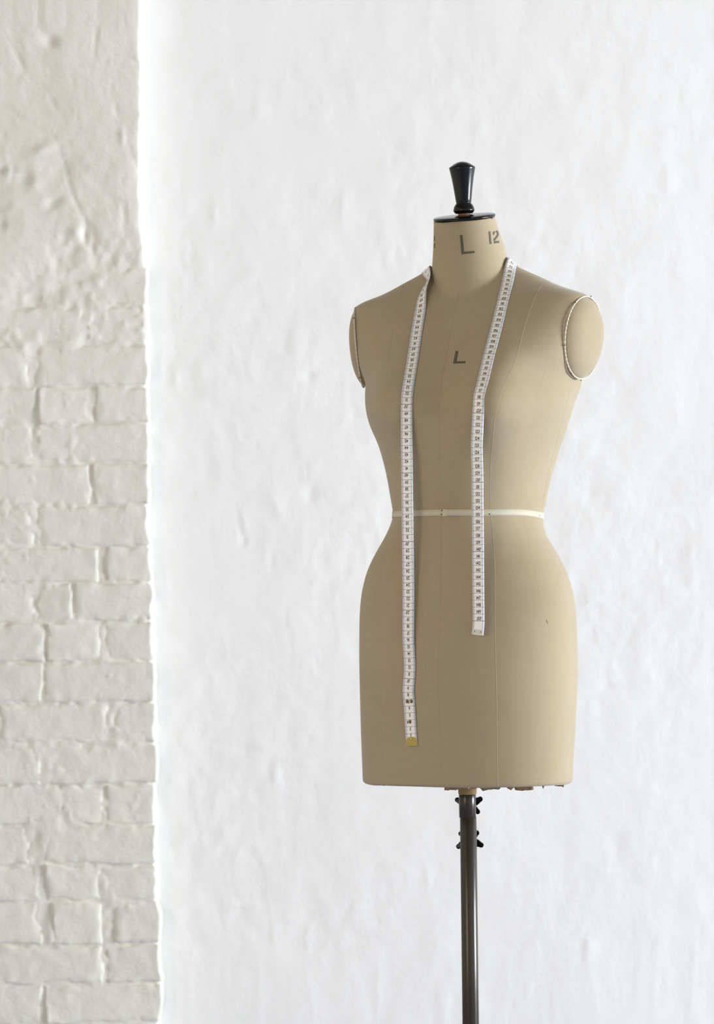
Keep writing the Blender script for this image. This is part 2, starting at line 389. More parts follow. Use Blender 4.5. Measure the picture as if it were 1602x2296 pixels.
UP = {'a': [(1.245,.1665),(1.27,.1725),(1.30,.1790),(1.335,.1860),(1.357,.1885),(1.3666,.1860),(1.3701,.1813),(1.375,.172),(1.3785,.162),(1.3847,.144),(1.39,.1315),(1.3945,.122),(1.40,.111),(1.4123,.085),(1.4205,.0695),(1.428,.056),(1.44,.04),(1.51,.02)],
      'c': [(1.245,.0600),(1.27,.055),(1.30,.05),(1.335,.046),(1.3666,.045),(1.42,.047),(1.51,.04)],
      'F': [(1.245,.0855),(1.258,.0780),(1.2845,.0640),(1.3175,.0465),(1.345,.0310),(1.3707,.0142),(1.385,.003),(1.40,-.010),(1.42,-.022),(1.44,-.03),(1.51,-.03)],
      'B': [(1.245,.1146),(1.30,.118),(1.345,.117),(1.3707,.114),(1.40,.108),(1.42,.100),(1.44,.085),(1.51,.06)],
      'n': [(.64,2.25),(1.245,2.25),(1.285,2.85),(1.335,2.95),(1.3666,2.5),(1.385,2.05),(1.51,2.0)]}
KEY = {k: [(r[0], r[i]) for r in LOW]+UP[k] for i, k in ((1, 'a'), (2, 'c'), (3, 'F'), (4, 'B'))}
KEY['n'] = UP['n']
NECK_R = [(1.30,.070),(1.37,.0645),(1.3935,.0622),(1.4115,.0600),(1.445,.0547),(1.49,.0463),(1.52,.0420)]
NECK_Y = [(1.30,.056),(1.37,.0500),(1.3935,.0490),(1.4115,.0450),(1.445,.0365),(1.49,.0165),(1.52,.006)]
HEM = .6437
CAPA = math.radians(12.0); CAPC = Vector((0, .0160, 1.4905))       # tilted plane of the neck cap
def cap_plane(y): return CAPC.z+(y-CAPC.y)*math.tan(CAPA)
PA, PB, PCC = .0551, .257, .0867                                       # armhole plane |x| = PA + PB*y + PC*z
def arm_plane(y, z): return PA+PB*y+PCC*z
dense = np.linspace(.63, 1.52, 3561)
SM = {}
for k, tab in KEY.items():
    q = pchip(tab, dense)
    sg = np.where(dense < 1.33, .0055, .0012)
    ker = lambda s: np.exp(-(np.arange(-80, 81)*.00025/s)**2/2)
    a1 = np.convolve(np.pad(q, 80, 'edge'), ker(.0055)/ker(.0055).sum(), 'valid')
    a2 = np.convolve(np.pad(q, 80, 'edge'), ker(.0012)/ker(.0012).sum(), 'valid')
    t = np.clip((dense-1.30)/.05, 0, 1); SM[k] = a1*(1-t)+a2*t
def sec(k, z): return np.interp(z, dense, SM[k])
NPH = 384
PHI = np.linspace(0, 2*math.pi, NPH, endpoint=False)
ZBUST = 1.205
def ring_at(z, inset=0):
    a, c, F, B, n = [float(sec(k, z)) for k in 'acFBn']
    cs, sn = np.cos(PHI), np.sin(PHI)
    dep = np.where(sn < 0, max(F+c, .004), max(B-c, .004))
    r = (np.abs(cs/a)**n+np.abs(sn/dep)**n)**(-1/n)
    if z > 1.30:
        rn, yn = float(pchip(NECK_R, z)), float(pchip(NECK_Y, z)); dy = yn-c
        rn2 = -(-dy*sn) + np.sqrt(np.maximum(rn*rn-(dy*cs)**2, 1e-9))
        k = .0035; h = np.maximum(k-np.abs(r-rn2), 0)/k
        r = np.maximum(r, rn2)+h*h*k*.25
    x, y = r*cs, c+r*sn
    dz = z-ZBUST
    g = math.exp(-(dz/.075)**2) if dz > 0 else math.exp(-(dz/.05)**2)
    A = .03*g*np.exp(-((np.abs(x)-.078)/.048)**2)*np.clip(-y/.06, 0, 1)
    x, y = x+np.sign(x)*.25*A, y-A
    if z > 1.2:
        m = arm_plane(y, z); ax = np.abs(x); k = .003
        h = np.maximum(k-np.abs(ax-m), 0)/k
        ax = np.minimum(ax, m)-h*h*k*.25*(np.abs(ax-m) < k)
        x = np.sign(x)*ax
    if inset:
        L = np.hypot(x, y-c); s = np.maximum(L-inset, 0)/L; x, y = x*s, c+(y-c)*s
    Z = np.full_like(x, z)
    if z > 1.44: Z = np.minimum(Z, cap_plane(y))
    return np.stack([x, y, Z], -1)
zs = np.concatenate([np.arange(HEM+.006, 1.245, .005), np.arange(1.245, 1.355, .0022), np.arange(1.355, 1.432, .0007), np.arange(1.432, 1.506, .0025)])
rings = []
for q, d in ((.05, 0), (.012, 0), (.0042, 0), (.0016, .0016), (.0004, .0042)):
    rr = ring_at(HEM+.006, q); rr[:, 2] = HEM+d; rings.append(rr)
for z in zs: rings.append(ring_at(float(z)))
V = np.concatenate(rings)
V[:, 2] += 0
hem_wob = np.clip((HEM+.012-V[:, 2])/.012, 0, 1)
V[:, 2] += hem_wob*.0012*vnoise(V[:, 0]*22, V[:, 1]*22, 0, 77)
WX, WY = w2(V[:, 0], V[:, 1])
TV = np.stack([WX, WY, V[:, 2]], -1)
TF = grid_faces(NPH, len(rings), wrap=True)
TF.append(tuple(range(NPH-1, -1, -1))); TF.append(tuple(range((len(rings)-1)*NPH, len(rings)*NPH)))
torso = mesh('torso', TV.tolist(), TF, M_canvas, form)
bvh = BVHTree.FromPolygons([Vector(v) for v in TV.tolist()], TF)
CAM = Vector((CX, -DIST, ZC))
def hit(px, py):
    d = (at(px, py, 4.5)-CAM).normalized()
    loc, nor, idx, dist = bvh.ray_cast(CAM, d)
    if loc is None: return None, None
    if nor.dot(d) > 0: nor = -nor
    return loc, nor
def smooth_normal(p, r=.01):
    acc = Vector()
    for loc, nor, i, d in bvh.find_nearest_range(p, r): acc += nor
    return acc.normalized() if acc.length > 0 else Vector((0, -1, 0))
def spline(pts, step):
    """dense points along a polyline through (px, py) knots"""
    P = [np.array(p, float) for p in pts]
    if len(P) == 2: P = [P[0], (P[0]+P[1])/2, P[1]]
    out = []
    for i in range(len(P)-1):
        p0, p1, p2, p3 = P[max(i-1, 0)], P[i], P[i+1], P[min(i+2, len(P)-1)]
        n = max(2, int(np.linalg.norm(p2-p1)/step))
        for k in range(n):
            t = k/n
            out.append(.5*((2*p1)+(-p0+p2)*t+(2*p0-5*p1+4*p2-p3)*t*t+(-p0+3*p1-3*p2+p3)*t**3))
    out.append(P[-1]); return out
def on_body(pts, step=6, lift=.0):
    res = []
    for p in spline(pts, step):
        l, n = hit(p[0], p[1])
        if l is not None: res.append(l+n*lift)
    return res
def seam(pts, m, r=.00042):
    r *= .72; P = on_body(pts, 7, -r*.1)
    if len(P) > 2:
        v, f = tube(P, r, 5); mesh('seam', v, f, m, form)
# stitched seams of the cover
seam([(1028.5, 657), (1020, 700), (1012, 740), (1004, 790), (995, 830), (988, 870), (985.5, 900), (985, 990), (988, 1100), (991, 1142)], M_seam_d, .0003)
seam([(991, 1158), (990, 1250), (987, 1400), (983, 1500), (985, 1600), (988, 1700), (989, 1758)], M_seam_d, .0003)
seam([(1230, 629), (1215, 640), (1203, 660), (1188, 700), (1175, 740), (1163, 785), (1150, 825), (1128, 870), (1118, 900), (1110, 940), (1104, 1000), (1100, 1060), (1099, 1142)], M_seam_l, .0004)
seam([(1101, 1157), (1106, 1200), (1110, 1260), (1111, 1330), (1112, 1450), (1115, 1600), (1117, 1764)], M_seam_l, .0004)
seam([(1266, 735), (1250, 755), (1238, 780), (1228, 810), (1220, 845), (1209, 890), (1195, 945), (1182, 1000), (1173, 1060), (1170, 1142)], M_seam_l, .0003)
seam([(1174, 1160), (1185, 1210), (1196, 1260), (1207, 1310), (1217, 1350), (1228, 1395)], M_seam_l, .0003)
seam([(1285, 850), (1274, 895), (1263, 935), (1250, 985), (1238, 1030), (1228, 1070), (1216, 1140)], M_seam_d, .00026)
seam([(903, 650), (890, 695), (880, 750), (872, 800), (868, 850)], M_seam_d, .00025)
seam([(878, 1200), (866, 1260), (861, 1320), (860, 1420), (861, 1560), (864, 1752)], M_seam_l, .00022)
seam([(975, 616), (983, 630), (992, 640), (1005, 650), (1028, 657), (1052, 655), (1080, 646), (1105, 633), (1127, 614)], M_seam_d, .0003)
seam([(1158, 599), (1180, 608), (1205, 619), (1232, 631)], M_seam_d, .0003)

# padded armhole plates with their twisted cord
TIP, BOT, FRO = Vector((.185, .0447, 1.3666)), Vector((.170, .027, 1.246)), Vector((.163, -.015, 1.290))
AC = (TIP+BOT)/2; AU = (TIP-BOT)/2
AN = (FRO-AC).cross(AU).normalized()
if AN.x < 0: AN = -AN
AV = AN.cross(AU).normalized()
if AV.y > 0: AV = -AV
AVL = .0525
def plate_pt(side, rho, t, h):
    p = AC+AU*(rho*math.cos(t))+AV*(AVL*rho*math.sin(t))+AN*h
    return L2W((side*p.x, p.y, p.z))
for side, hh in ((1, .0215), (-1, .0175)):
    vs, nr, nt_ = [], 18, 64
    for i in range(nr+1):
        rho = math.sin(i/nr*math.pi/2) if i else 0.0005
        h = hh*max(0, 1-rho**2.6)**.62-.002
        for k in range(nt_): vs.append(plate_pt(side, rho*.985, 2*math.pi*k/nt_, h))
    for k in range(nt_): vs.append(plate_pt(side, .97, 2*math.pi*k/nt_, -.008))
    fs = grid_faces(nt_, nr+2, wrap=True); fs.append(tuple(range(nt_)))
    mesh('arm_plate', vs, fs, M_canvas, form)
    # twisted cord lying in the groove round the plate
    vs, n, m_ = [], 420, 10
    ctr = [plate_pt(side, 1.005, 2*math.pi*i/n, .0012) for i in range(n)]
    for i in range(n):
        t = (ctr[(i+1) % n]-ctr[i-1]).normalized(); up = L2W((side*AN.x, AN.y, AN.z))-L2W((0, 0, 0)); up = (up-t*up.dot(t)).normalized(); b = t.cross(up)
        tw = i*.42
        for k in range(m_):
            a = 2*math.pi*k/m_; rad = .00108*(1+.26*math.cos(2*(a-tw)))
            vs.append(ctr[i]+(up*math.cos(a)+b*math.sin(a))*rad)
    fs = [(i*m_+k, i*m_+(k+1) % m_, ((i+1) % n)*m_+(k+1) % m_, ((i+1) % n)*m_+k) for i in range(n) for k in range(m_)]
    mesh('piping_cord', vs, fs, M_cord, form)

# neck cap and turned knob
def place(o, loc, rx):
    o.matrix_world = Matrix.Translation(L2W(loc)) @ Matrix.Rotation(-TH, 4, 'Z') @ Matrix.Rotation(rx, 4, 'X'); return o
v, f = lathe([(.0440, 0), (.0463, .0006), (.0470, .0022), (.0468, .0038), (.0455, .0048), (.030, .0058), (.016, .0064)], 72)
cap = place(mesh('neck_cap', v, f, M_black, form), CAPC, CAPA)
k = 1/1503
prof = [(13.5, 0), (13.8, 3.5), (13.4, 6.5)]
v, f = lathe([(r*k, z*k) for r, z in prof], 40)
wood = place(mesh('knob_collar', v, f, M_knobw, form), (CAPC.x, CAPC.y-.0012, CAPC.z+.0052), CAPA*.5)
wood['label'] = 'bare brown wood ring under the black knob'
prof = [(19, 4.5), (22, 7.5), (23.8, 10.5), (24.2, 12), (23.9, 14), (22.5, 19), (20.5, 23), (18.2, 26), (17.0, 27.3), (16.7, 28.4), (17.3, 29.5), (18.2, 36), (21.6, 62), (25.0, 84), (29.0, 103.5), (29.8, 106.5), (29.6, 108), (28.2, 109.3), (24.5, 112), (19, 115.6), (12.5, 118.8), (7, 120.4), (2.5, 121), (.3, 121.1)]
v, f = lathe([(r*k, z*k) for r, z in prof], 64)
place(mesh('neck_knob', v, f, M_black, form), (CAPC.x, CAPC.y-.0012, CAPC.z+.0052), CAPA*.45)

# waist tape
mid = [(884, 1153), (905, 1152.4), (930, 1151.3), (960, 1150.2), (990, 1149.3), (1020, 1149.4), (1050, 1149.6), (1080, 1149.2), (1110, 1148.8), (1150, 1148.5), (1170, 1149), (1185, 1150.3), (1200, 1152.8), (1215, 1156)]
tab = []
for p in mid:
    l, n_ = hit(*p)
    if l is not None:
        lx, ly = l.x*cT-l.y*sT, l.x*sT+l.y*cT
        tab.append((math.atan2(ly-.02, lx), l.z))
tab.sort(); A0 = [t[0] for t in tab]; Z0 = [t[1] for t in tab]
vs = []; NW = 240
for i in range(NW):
    a = -math.pi+2*math.pi*i/NW
    z = float(np.interp(a, A0+[A0[0]+2*math.pi], Z0+[Z0[0]])) if a >= A0[0] else float(np.interp(a+2*math.pi, A0+[A0[0]+2*math.pi], Z0+[Z0[0]]))
    for dz, li in ((-.00475, .0004), (-.0047, .0011), (0, .0011), (.0047, .0011), (.00475, .0004)):
        rg = ring_at(z+dz); ang = np.arctan2(rg[:, 1]-.02, rg[:, 0]); od = np.argsort(ang)
        x = float(np.interp(a, ang[od], rg[od, 0], period=2*math.pi)); y = float(np.interp(a, ang[od], rg[od, 1], period=2*math.pi))
        L = math.hypot(x, y-.02); vs.append(L2W((x*(1+li/L), .02+(y-.02)*(1+li/L), z+dz)))
fs = [(i*5+k_, ((i+1) % NW)*5+k_, ((i+1) % NW)*5+k_+1, i*5+k_+1) for i in range(NW) for k_ in range(4)]
wt = mesh('waist_tape', vs, fs, M_tapew, form); wt['label'] = 'off-white cotton tape pinned round the waist'
# folded end of the tape lapped over at the centre front
vs = []
lap = [(995, 1143, 1158), (1000, 1142.6, 1158.6), (1004, 1144, 1158), (1005, 1146, 1156.5), (1001, 1147, 1156)]
pts = []
for x in np.linspace(994, 1004, 6):
    for y in np.linspace(1142.3, 1158.2 if x < 1000 else 1156.8, 5):
        l, n_ = hit(x, y); pts.append(l+n_*(.0016 if x < 1003 else .0011))
mesh('tape_end', pts, grid_faces(5, 6), M_tapew, wt)

# pins and tacks
def pin(px, py, r=.0011, lift=.0012):
    l, n_ = hit(px, py)
    if l is None: return
    bm = bmesh.new(); bmesh.ops.create_uvsphere(bm, u_segments=10, v_segments=6, radius=r)
    o = bm_obj('pin_head', bm, M_pin, form, True)
    o.matrix_world = Matrix.Translation(l+n_*lift) @ n_.to_track_quat('Z', 'Y').to_matrix().to_4x4() @ Matrix.Diagonal((1, 1, .5, 1))
for p in [(992, 1144.5), (991, 1153.5), (1098, 1153), (1209, 1156.5)]: pin(*p)
for p in [(1103.5, 489.5, .0014, .0006), (1232, 630, .0012, 0), (1322, 667, .0013, .0005), (905, 644, .0011, 0), (974, 500, .001, 0)]: pin(*p)
for t, side in ((-.03, 1), (.80, 1), (1.95, 1), (2.75, 1), (3.3, 1), (1.0, -1), (2.6, -1)):
    p = plate_pt(side, 1.035, t, .0018)
    bm = bmesh.new(); bmesh.ops.create_uvsphere(bm, u_segments=8, v_segments=6, radius=.0010)
    o = bm_obj('pin_head', bm, M_pin, form, True); o.location = p
# small tear at the dart end
l, n_ = hit(1227.5, 1394); u_ = (hit(1229.5, 1401)[0]-hit(1225.5, 1387)[0]).normalized()
v, f = tube([l+u_*t_ for t_ in (-.004, -.002, 0, .002, .004)], lambda i: (.0002, .0006, .0008, .0005, .0001)[i], 6)
mesh('fabric_nick', v, f, M_scrap, form)

# stencilled letters, printed on the cover
def decal(name, poly_grids, lift=.0002, m=None):
    vs, fs = [], []
    for G in poly_grids:
        nrow, ncol = len(G), len(G[0]); b = len(vs); ok = True
        for row in G:
            for q in row:
                l, n_ = hit(q[0], q[1])
                if l is None: ok = False; l, n_ = Vector((0, 0, 1)), Vector((0, -1, 0))
                vs.append(l+n_*lift)
        if ok: fs += grid_faces(ncol, nrow, b)
        else: del vs[b:]
    if fs: return mesh(name, vs, fs, m or M_stencil, form)
def bar(p, q, wa, wb=None, n=8):
    p, q = np.array(p, float), np.array(q, float); wb = wb or wa
    d = (q-p)/np.linalg.norm(q-p); nn = np.array((-d[1], d[0]))
    return [[tuple(p+(q-p)*t+nn*s*(wa+(wb-wa)*t)/2) for s in (-1, -.33, .33, 1)] for t in np.linspace(0, 1, n)]
decal('stencilled_letter', [bar((1034.8, 527), (1038.6, 570.3), 6.0, 6.4), bar((1036, 567.6), (1064.8, 564.8), 5.4, 5.2)])
decal('stencilled_letter', [bar((1025.8, 787.2), (1020.0, 815.2), 6.6, 6.8), bar((1017, 813.0), (1044.6, 812.2), 5.0, 5.2)])
decal('stencilled_letter', [bar((1098.0, 519), (1100.6, 547.3), 4.0, 4.6, 6)])
curve = [(1107.6, 526.5), (1107.4, 522.5), (1109.5, 519.3)], [(1112.2, 518.4), (1116.0, 521.2), (1116.4, 526.5), (1114, 531.5), (1110, 536.0), (1108.6, 540.0)]
gr = []
for cv, wd in zip(curve, (3.6, 4.6)):
    S2 = spline(cv, 1.0); G = []
    for i, p in enumerate(S2):
        d = S2[min(i+1, len(S2)-1)]-S2[max(i-1, 0)]; d = d/np.linalg.norm(d); nn = np.array((-d[1], d[0]))
        G.append([tuple(p+nn*s*wd/2) for s in (-1, 0, 1)])
    gr.append(G)
gr.append(bar((1108.0, 543.6), (1119.6, 542.2), 5.0))
decal('stencilled_letter', gr)
decal('stencilled_letter', [bar((975.3, 529), (975.2, 540), 2.2), bar((975.2, 546), (975.2, 556), 2.2)])

# hem: frayed scraps of the backing cloth and the paper wrapped on the pole
def scrap(pts_top, pts_bot, depth, curl=.004, m=M_scrap):
    def fine(P, j):
        out = []
        for i in range(len(P)-1):
            for k_ in range(3):
                t = k_/3; out.append((P[i][0]+(P[i+1][0]-P[i][0])*t, P[i][1]+(P[i+1][1]-P[i][1])*t+(random.uniform(-j, j) if k_ else 0)))
        return out+[P[-1]]
    pts_top, pts_bot = fine(pts_top, .3), fine(pts_bot, 1.1)
    vs, fs = [], []; n = len(pts_top)
    for i in range(n):
        a, b = at(*pts_top[i], depth), at(*pts_bot[i], depth)
        for k_ in range(4):
            t = k_/3; p = a.lerp(b, t); p.y += curl*t*t*(1+.5*math.sin(i*2.1)); vs.append(p)
    f0 = grid_faces(4, n)
    off = len(vs); vs2 = [Vector((p.x, p.y+.0007, p.z)) for p in vs]
    allv = vs+vs2; fs = f0+[tuple(off+j for j in reversed(q)) for q in f0]
    rim = [i*4 for i in range(n)]+[(n-1)*4+k_ for k_ in (1, 2, 3)]+[i*4+3 for i in range(n-2, -1, -1)]+[2, 1]
    for i in range(len(rim)):
        a, b = rim[i], rim[(i+1) % len(rim)]; fs.append((a, b, b+off, a+off))
    mesh('frayed_scrap', allv, fs, m, form)
dF = 4.405
scrap([(997, 1766), (1005, 1763), (1014, 1761), (1024, 1761), (1033, 1763)], [(997.5, 1773), (1006, 1773), (1015, 1772), (1025, 1771.5), (1032, 1771)], dF)
scrap([(1006, 1762), (1016, 1758), (1026, 1760)], [(1008, 1765), (1017, 1763), (1025, 1765)], dF-.006, .001)
scrap([(1071, 1762), (1080, 1763), (1092, 1764), (1105, 1764), (1117, 1765), (1125, 1765)], [(1073, 1764.5), (1083, 1774), (1093, 1772), (1106, 1770), (1119, 1771), (1123, 1767)], dF)
scrap([(1136, 1765), (1146, 1765), (1155, 1764)], [(1137, 1766.5), (1146, 1772.3), (1153, 1767)], dF+.01)
scrap([(1153, 1764), (1165, 1764), (1180, 1763), (1196, 1762)], [(1156, 1771.5), (1168, 1773.2), (1184, 1772.5), (1198, 1770.8)], dF+.015)
scrap([(1216, 1762), (1219, 1762), (1222, 1762)], [(1217, 1765), (1219.5, 1770), (1221, 1764)], dF+.02)
scrap([(1244, 1761), (1255, 1760), (1266, 1759)], [(1246, 1763), (1258, 1763.5), (1265, 1766)], dF+.025)
scrap([(838, 1758), (850, 1758.5), (868, 1759.5)], [(840, 1759.5), (852, 1761.3), (866, 1761.5)], 4.50, .001)

def pz(py, px=1052): return at(px, py, DIST).z
def cyl_part(name, r0, r1, z0, z1, m, n=40, dx=0):
    v, f = lathe([(r0*.96, z0), (r0, z0+.0006), (r1, z1-.0006), (r1*.96, z1)], n)
    o = mesh(name, v, f, m, form); o.location = (dx, 0, 0); return o
RP = .01245
cyl_part('pole', RP, RP, .03, pz(1831), M_pole)
cyl_part('pole_sleeve', RP+.0003, RP+.0003, pz(1832.6), pz(1768), M_pole, dx=-.0009)
# torn brown paper bound round the top of the pole
vs, NP, MP = [], 48, 7
for j in range(MP):
    t = j/(MP-1)
    for i in range(NP):
        a = 2*math.pi*i/NP
        r = RP+.0010+.0012*t*abs(vnoise(i*.5, j*.9, 0, 3))+.0004*math.sin(a*5)
        top = pz(1762)+.004*vnoise(math.cos(a)*3, math.sin(a)*3, 1, 6)
        z = pz(1781)+.0006*vnoise(math.cos(a)*2, math.sin(a)*2, 0, 8)
        vs.append((-.0006+r*math.cos(a), r*math.sin(a), z+(top-z)*t))
fs = grid_faces(NP, MP, wrap=True); fs.append(tuple(range(NP-1, -1, -1)))
pc = mesh('paper_binding', vs, fs, M_paper, form)
scrap([(1034, 1763), (1045, 1760), (1056, 1758.5), (1066, 1762)], [(1036, 1770.5), (1047, 1771), (1058, 1768), (1068, 1770)], DIST-.022, .004, M_paper)
scrap([(1049, 1767), (1056, 1760), (1061, 1758)], [(1050.5, 1770), (1058, 1764), (1064, 1761.5)], DIST-.026, .002, M_cord)

# star clamp knobs behind the pole
def star(px, py, lobes, yy=.026):
    c0 = at(px, py, DIST+yy); c0.y = yy
    n = 120; out = []
    for i in range(n):
        a = 2*math.pi*i/n; r = 9.5
        for la, lr in lobes:
            d = math.atan2(math.sin(a-la), math.cos(a-la))
            # capsule lobe from the hub outwards, rounded end
            rr = 5.8; L = lr-rr
            q = L*math.cos(d); disc = rr*rr-(L*math.sin(d))**2
            if abs(d) < 1.2:
                if disc > 0: r = max(r, q+math.sqrt(disc))
                r = max(r, 9.5+(lr*.86-9.5)*math.cos(d)**7)
        out.append((r*math.cos(a)/1496, r*math.sin(a)/1496))
    vs = []
    for s, yo in ((.80, -.005), (.95, -.0042), (1, -.002), (1, .002), (.95, .0042), (.80, .005)):
        for x, z in out:
            L = math.hypot(x, z); k_ = (L-(1-s)*.006)/L; vs.append((x*k_, yo, z*k_))
    fs = grid_faces(n, 6, wrap=True); fs.append(tuple(range(n))); fs.append(tuple(range(6*n-1, 5*n-1, -1)))
    o = mesh('clamp_knob', vs, fs, M_plast, form); o.location = c0
    v, f = tube([(0, -.019, 0), (0, -.004, 0)], .004, 12)
    mesh('clamp_screw', v, f, M_pole, o)
R_ = math.radians
star(1054, 1805, [(R_(29), 33), (R_(157), 36), (R_(-41), 29), (R_(-150), 22)])
star(1054, 1883, [(R_(-25), 34), (R_(-150), 35), (R_(44), 28), (R_(145), 30)])
# heavy foot that carries the pole (below the frame)
v, f = lathe([(.19, 0), (.20, .004), (.20, .012), (.185, .020), (.08, .030), (.03, .040), (.016, .060), (.0135, .075)], 56)
mesh('stand_foot', v, f, M_pole, form)

# ------------------------------------------------------------------ the tape measure
tm = bpy.data.objects.new('tape_measure', None); COL.objects.link(tm)
tm['label'] = 'white centimetre tape measure hanging round the neck of the mannequin'; tm['category'] = 'tape measure'
LEFT = [(924.2, 1672), (923.2, 1655), (921.3, 1630), (919.7, 1600), (918, 1575), (916.7, 1560), (916, 1550), (917.3, 1530), (918.7, 1510), (919.3, 1495), (918.5, 1475), (917.1, 1450), (916, 1425), (916, 1400), (916.2, 1330), (915.5, 1270), (914.7, 1200),
        (914.3, 1160), (913.5, 1100), (912.9, 1040), (912.3, 980), (912.2, 940), (912.7, 900), (914, 880), (916.8, 860), (921.6, 830), (926.6, 800), (931, 770), (935, 744), (939.2, 720), (943.6, 696), (947.6, 670), (953.5, 650), (961, 637), (969.5, 617)]
RIGHT = [(1146.5, 584), (1146, 592), (1144, 606), (1140.4, 626), (1135, 650), (1129.7, 670), (1122.7, 700), (1115, 730), (1107, 760), (1098.8, 790), (1091.5, 820), (1084.5, 850), (1079, 870), (1074.6, 890), (1073.5, 910), (1072.3, 940), (1071, 970),
         (1069.6, 1000), (1070.2, 1030), (1071.2, 1070), (1071.5, 1110), (1071.7, 1150), (1072.2, 1200), (1072.8, 1300), (1073.6, 1380), (1073.5, 1400), (1071.3, 1423.5)]
def strand(knots, hang_from):
    """photo points -> points lying on, or hanging plumb in front of, the body"""
    P = spline(knots, 4.0); rec = []
    for p in P:
        l, n_ = hit(p[0], p[1])
        rec.append([p, l, n_])
    order = sorted(range(len(rec)), key=lambda i: rec[i][0][1])          # from the top down
    prev = None; y = [0]*len(rec)
    g = {i: (rec[i][1].y if rec[i][1] is not None else None) for i in order}
    last = next(g[i] for i in order if g[i] is not None)
    for i in order:
        if g[i] is None: g[i] = last
        last = g[i]
    # bridge hollows above the bust apex, hang plumb below it
    zs_ = [rec[i][0][1] for i in order]; fr = [-g[i] for i in order]
    hull = []
    for z, q in zip(zs_, fr):
        while len(hull) >= 2 and (hull[-1][1]-hull[-2][1])*(z-hull[-2][0]) <= (q-hull[-2][1])*(hull[-1][0]-hull[-2][0]): hull.pop()
        hull.append((z, q))
    env = np.interp(zs_, [h[0] for h in hull], [h[1] for h in hull])
    mx = -9
    out = {}
    for i, z, q, e in zip(order, zs_, fr, env):
        if z > hang_from: q = max(q, mx)
        else: q = .6*e+.4*q
        mx = max(mx, q); out[i] = -q-.0016
    yy = np.array([out[i] for i in range(len(rec))])
    kk = np.exp(-(np.arange(-8, 9)/4.0)**2); yy2 = np.convolve(np.pad(yy, 8, 'edge'), kk/kk.sum(), 'valid')
    yy = np.minimum(yy, yy2)*.5+yy2*.5
    pts, nrm = [], []
    for i, (p, l, n_) in enumerate(rec):
        pts.append(at(p[0], p[1], yy[i]+DIST))
        q = l if l is not None else pts[-1]
        sn = smooth_normal(q, .012); free = abs(q.y-pts[-1].y)
        t = min(1, free/.006)
        nrm.append((sn*(1-t)+Vector((-.12, -1, 0)).normalized()*t).normalized())
    return pts, nrm
lp, ln = strand(LEFT, 905); rp, rn_ = strand(RIGHT, 905)
# loop behind the neck, standing on edge against it
def neck_pt(ang, z, off):
    rn, yn = float(pchip(NECK_R, z)), float(pchip(NECK_Y, z))
    return L2W(((rn+off)*math.cos(ang), yn+(rn+off)*math.sin(ang), z))
def loc_ang(p):
    lx, ly = p.x*cT-p.y*sT, p.x*sT+p.y*cT; yn = float(pchip(NECK_Y, p.z)); return math.atan2(ly-yn, lx)
aL, aR = loc_ang(lp[-1]), loc_ang(rp[0])
if aL < 0: aL += 2*math.pi
aR2 = aR
mp_, mn_ = [], []
edge_n = (neck_pt(aL, lp[-1].z, .01)-neck_pt(aL, lp[-1].z, 0)).normalized()
edge_n = (edge_n+Vector((-.3, 0, .25))).normalized()
NB = 60
for i in range(1, NB):
    t = i/NB; ang = aL+(aR2-aL)*t
    tz = min(1, max(0, (t-.25)/.75)); tz = tz*tz*(3-2*tz)
    z = (1-tz)*lp[-1].z+tz*rp[0].z
    z -= .010*math.sin(math.pi*t)
    q = neck_pt(ang, z, .006); q0 = neck_pt(ang, z, 0)
    s = min(1, min(t, 1-t)*7); s = s*s*(3-2*s)
    end = lp[-1] if t < .5 else rp[0]
    q = end.lerp(q, s) if s < 1 else q
    l, n_, ix, d = bvh.find_nearest(q)
    sn = smooth_normal(l, .012); mp_.append(l+sn*.002)
    kq = max(0, 1-t/.14); kq = kq*kq*(3-2*kq); mn_.append((sn*(1-kq)+edge_n*kq).normalized())
for i, p in enumerate(spline(LEFT, 4.0)):                              # the strip turns on edge as it meets the neck
    k_ = .8*min(1, max(0, (700-p[1])/55)); ln[i] = (ln[i]*(1-k_)+edge_n*k_).normalized()
PT = lp+mp_+rp; NR = ln+mn_+rn_
def smooth_seq(seq, a, b, it):
    for _ in range(it):
        s2 = list(seq)
        for i in range(max(a, 1), min(b, len(seq)-1)): s2[i] = (seq[i-1]+seq[i]*2+seq[i+1])/4
        seq = s2
    return seq
PT = smooth_seq(PT, len(lp)-7, len(lp)+len(mp_)+5, 30)
NR = [n_.normalized() for n_ in smooth_seq(NR, 0, len(NR), 16)]
# keep the strip off the cloth in the neck region
for i in range(len(lp)-30, len(lp)+len(mp_)+20):
    l, n_, ix, d = bvh.find_nearest(PT[i])
    if (PT[i]-l).dot(n_) < .0022: PT[i] = l+n_*.0022
PT = smooth_seq(PT, len(lp)-32, len(lp)+len(mp_)+22, 4)
for rep in range(6):
    for i in range(max(1, len(lp)-45), min(len(PT)-1, len(lp)+len(mp_)+45)):
        t = (PT[i+1]-PT[i-1]).normalized(); n0 = (NR[i]-t*NR[i].dot(t)).normalized(); w0 = n0.cross(t); push = Vector()
        for u in (-.0086, -.0043, 0, .0043, .0086):
            l, n_, ix, d = bvh.find_nearest(PT[i]+w0*u); sd_ = (PT[i]+w0*u-l).dot(n_)
            if sd_ < .0012: push += n_*(.0012-sd_)*.6
        PT[i] = PT[i]+push
    if rep < 4: PT = smooth_seq(PT, len(lp)-45, len(lp)+len(mp_)+45, 1)
seg = [0.0]
for i in range(1, len(PT)): seg.append(seg[-1]+(PT[i]-PT[i-1]).length)
iL = len(lp)-1; iR = len(lp)+len(mp_)
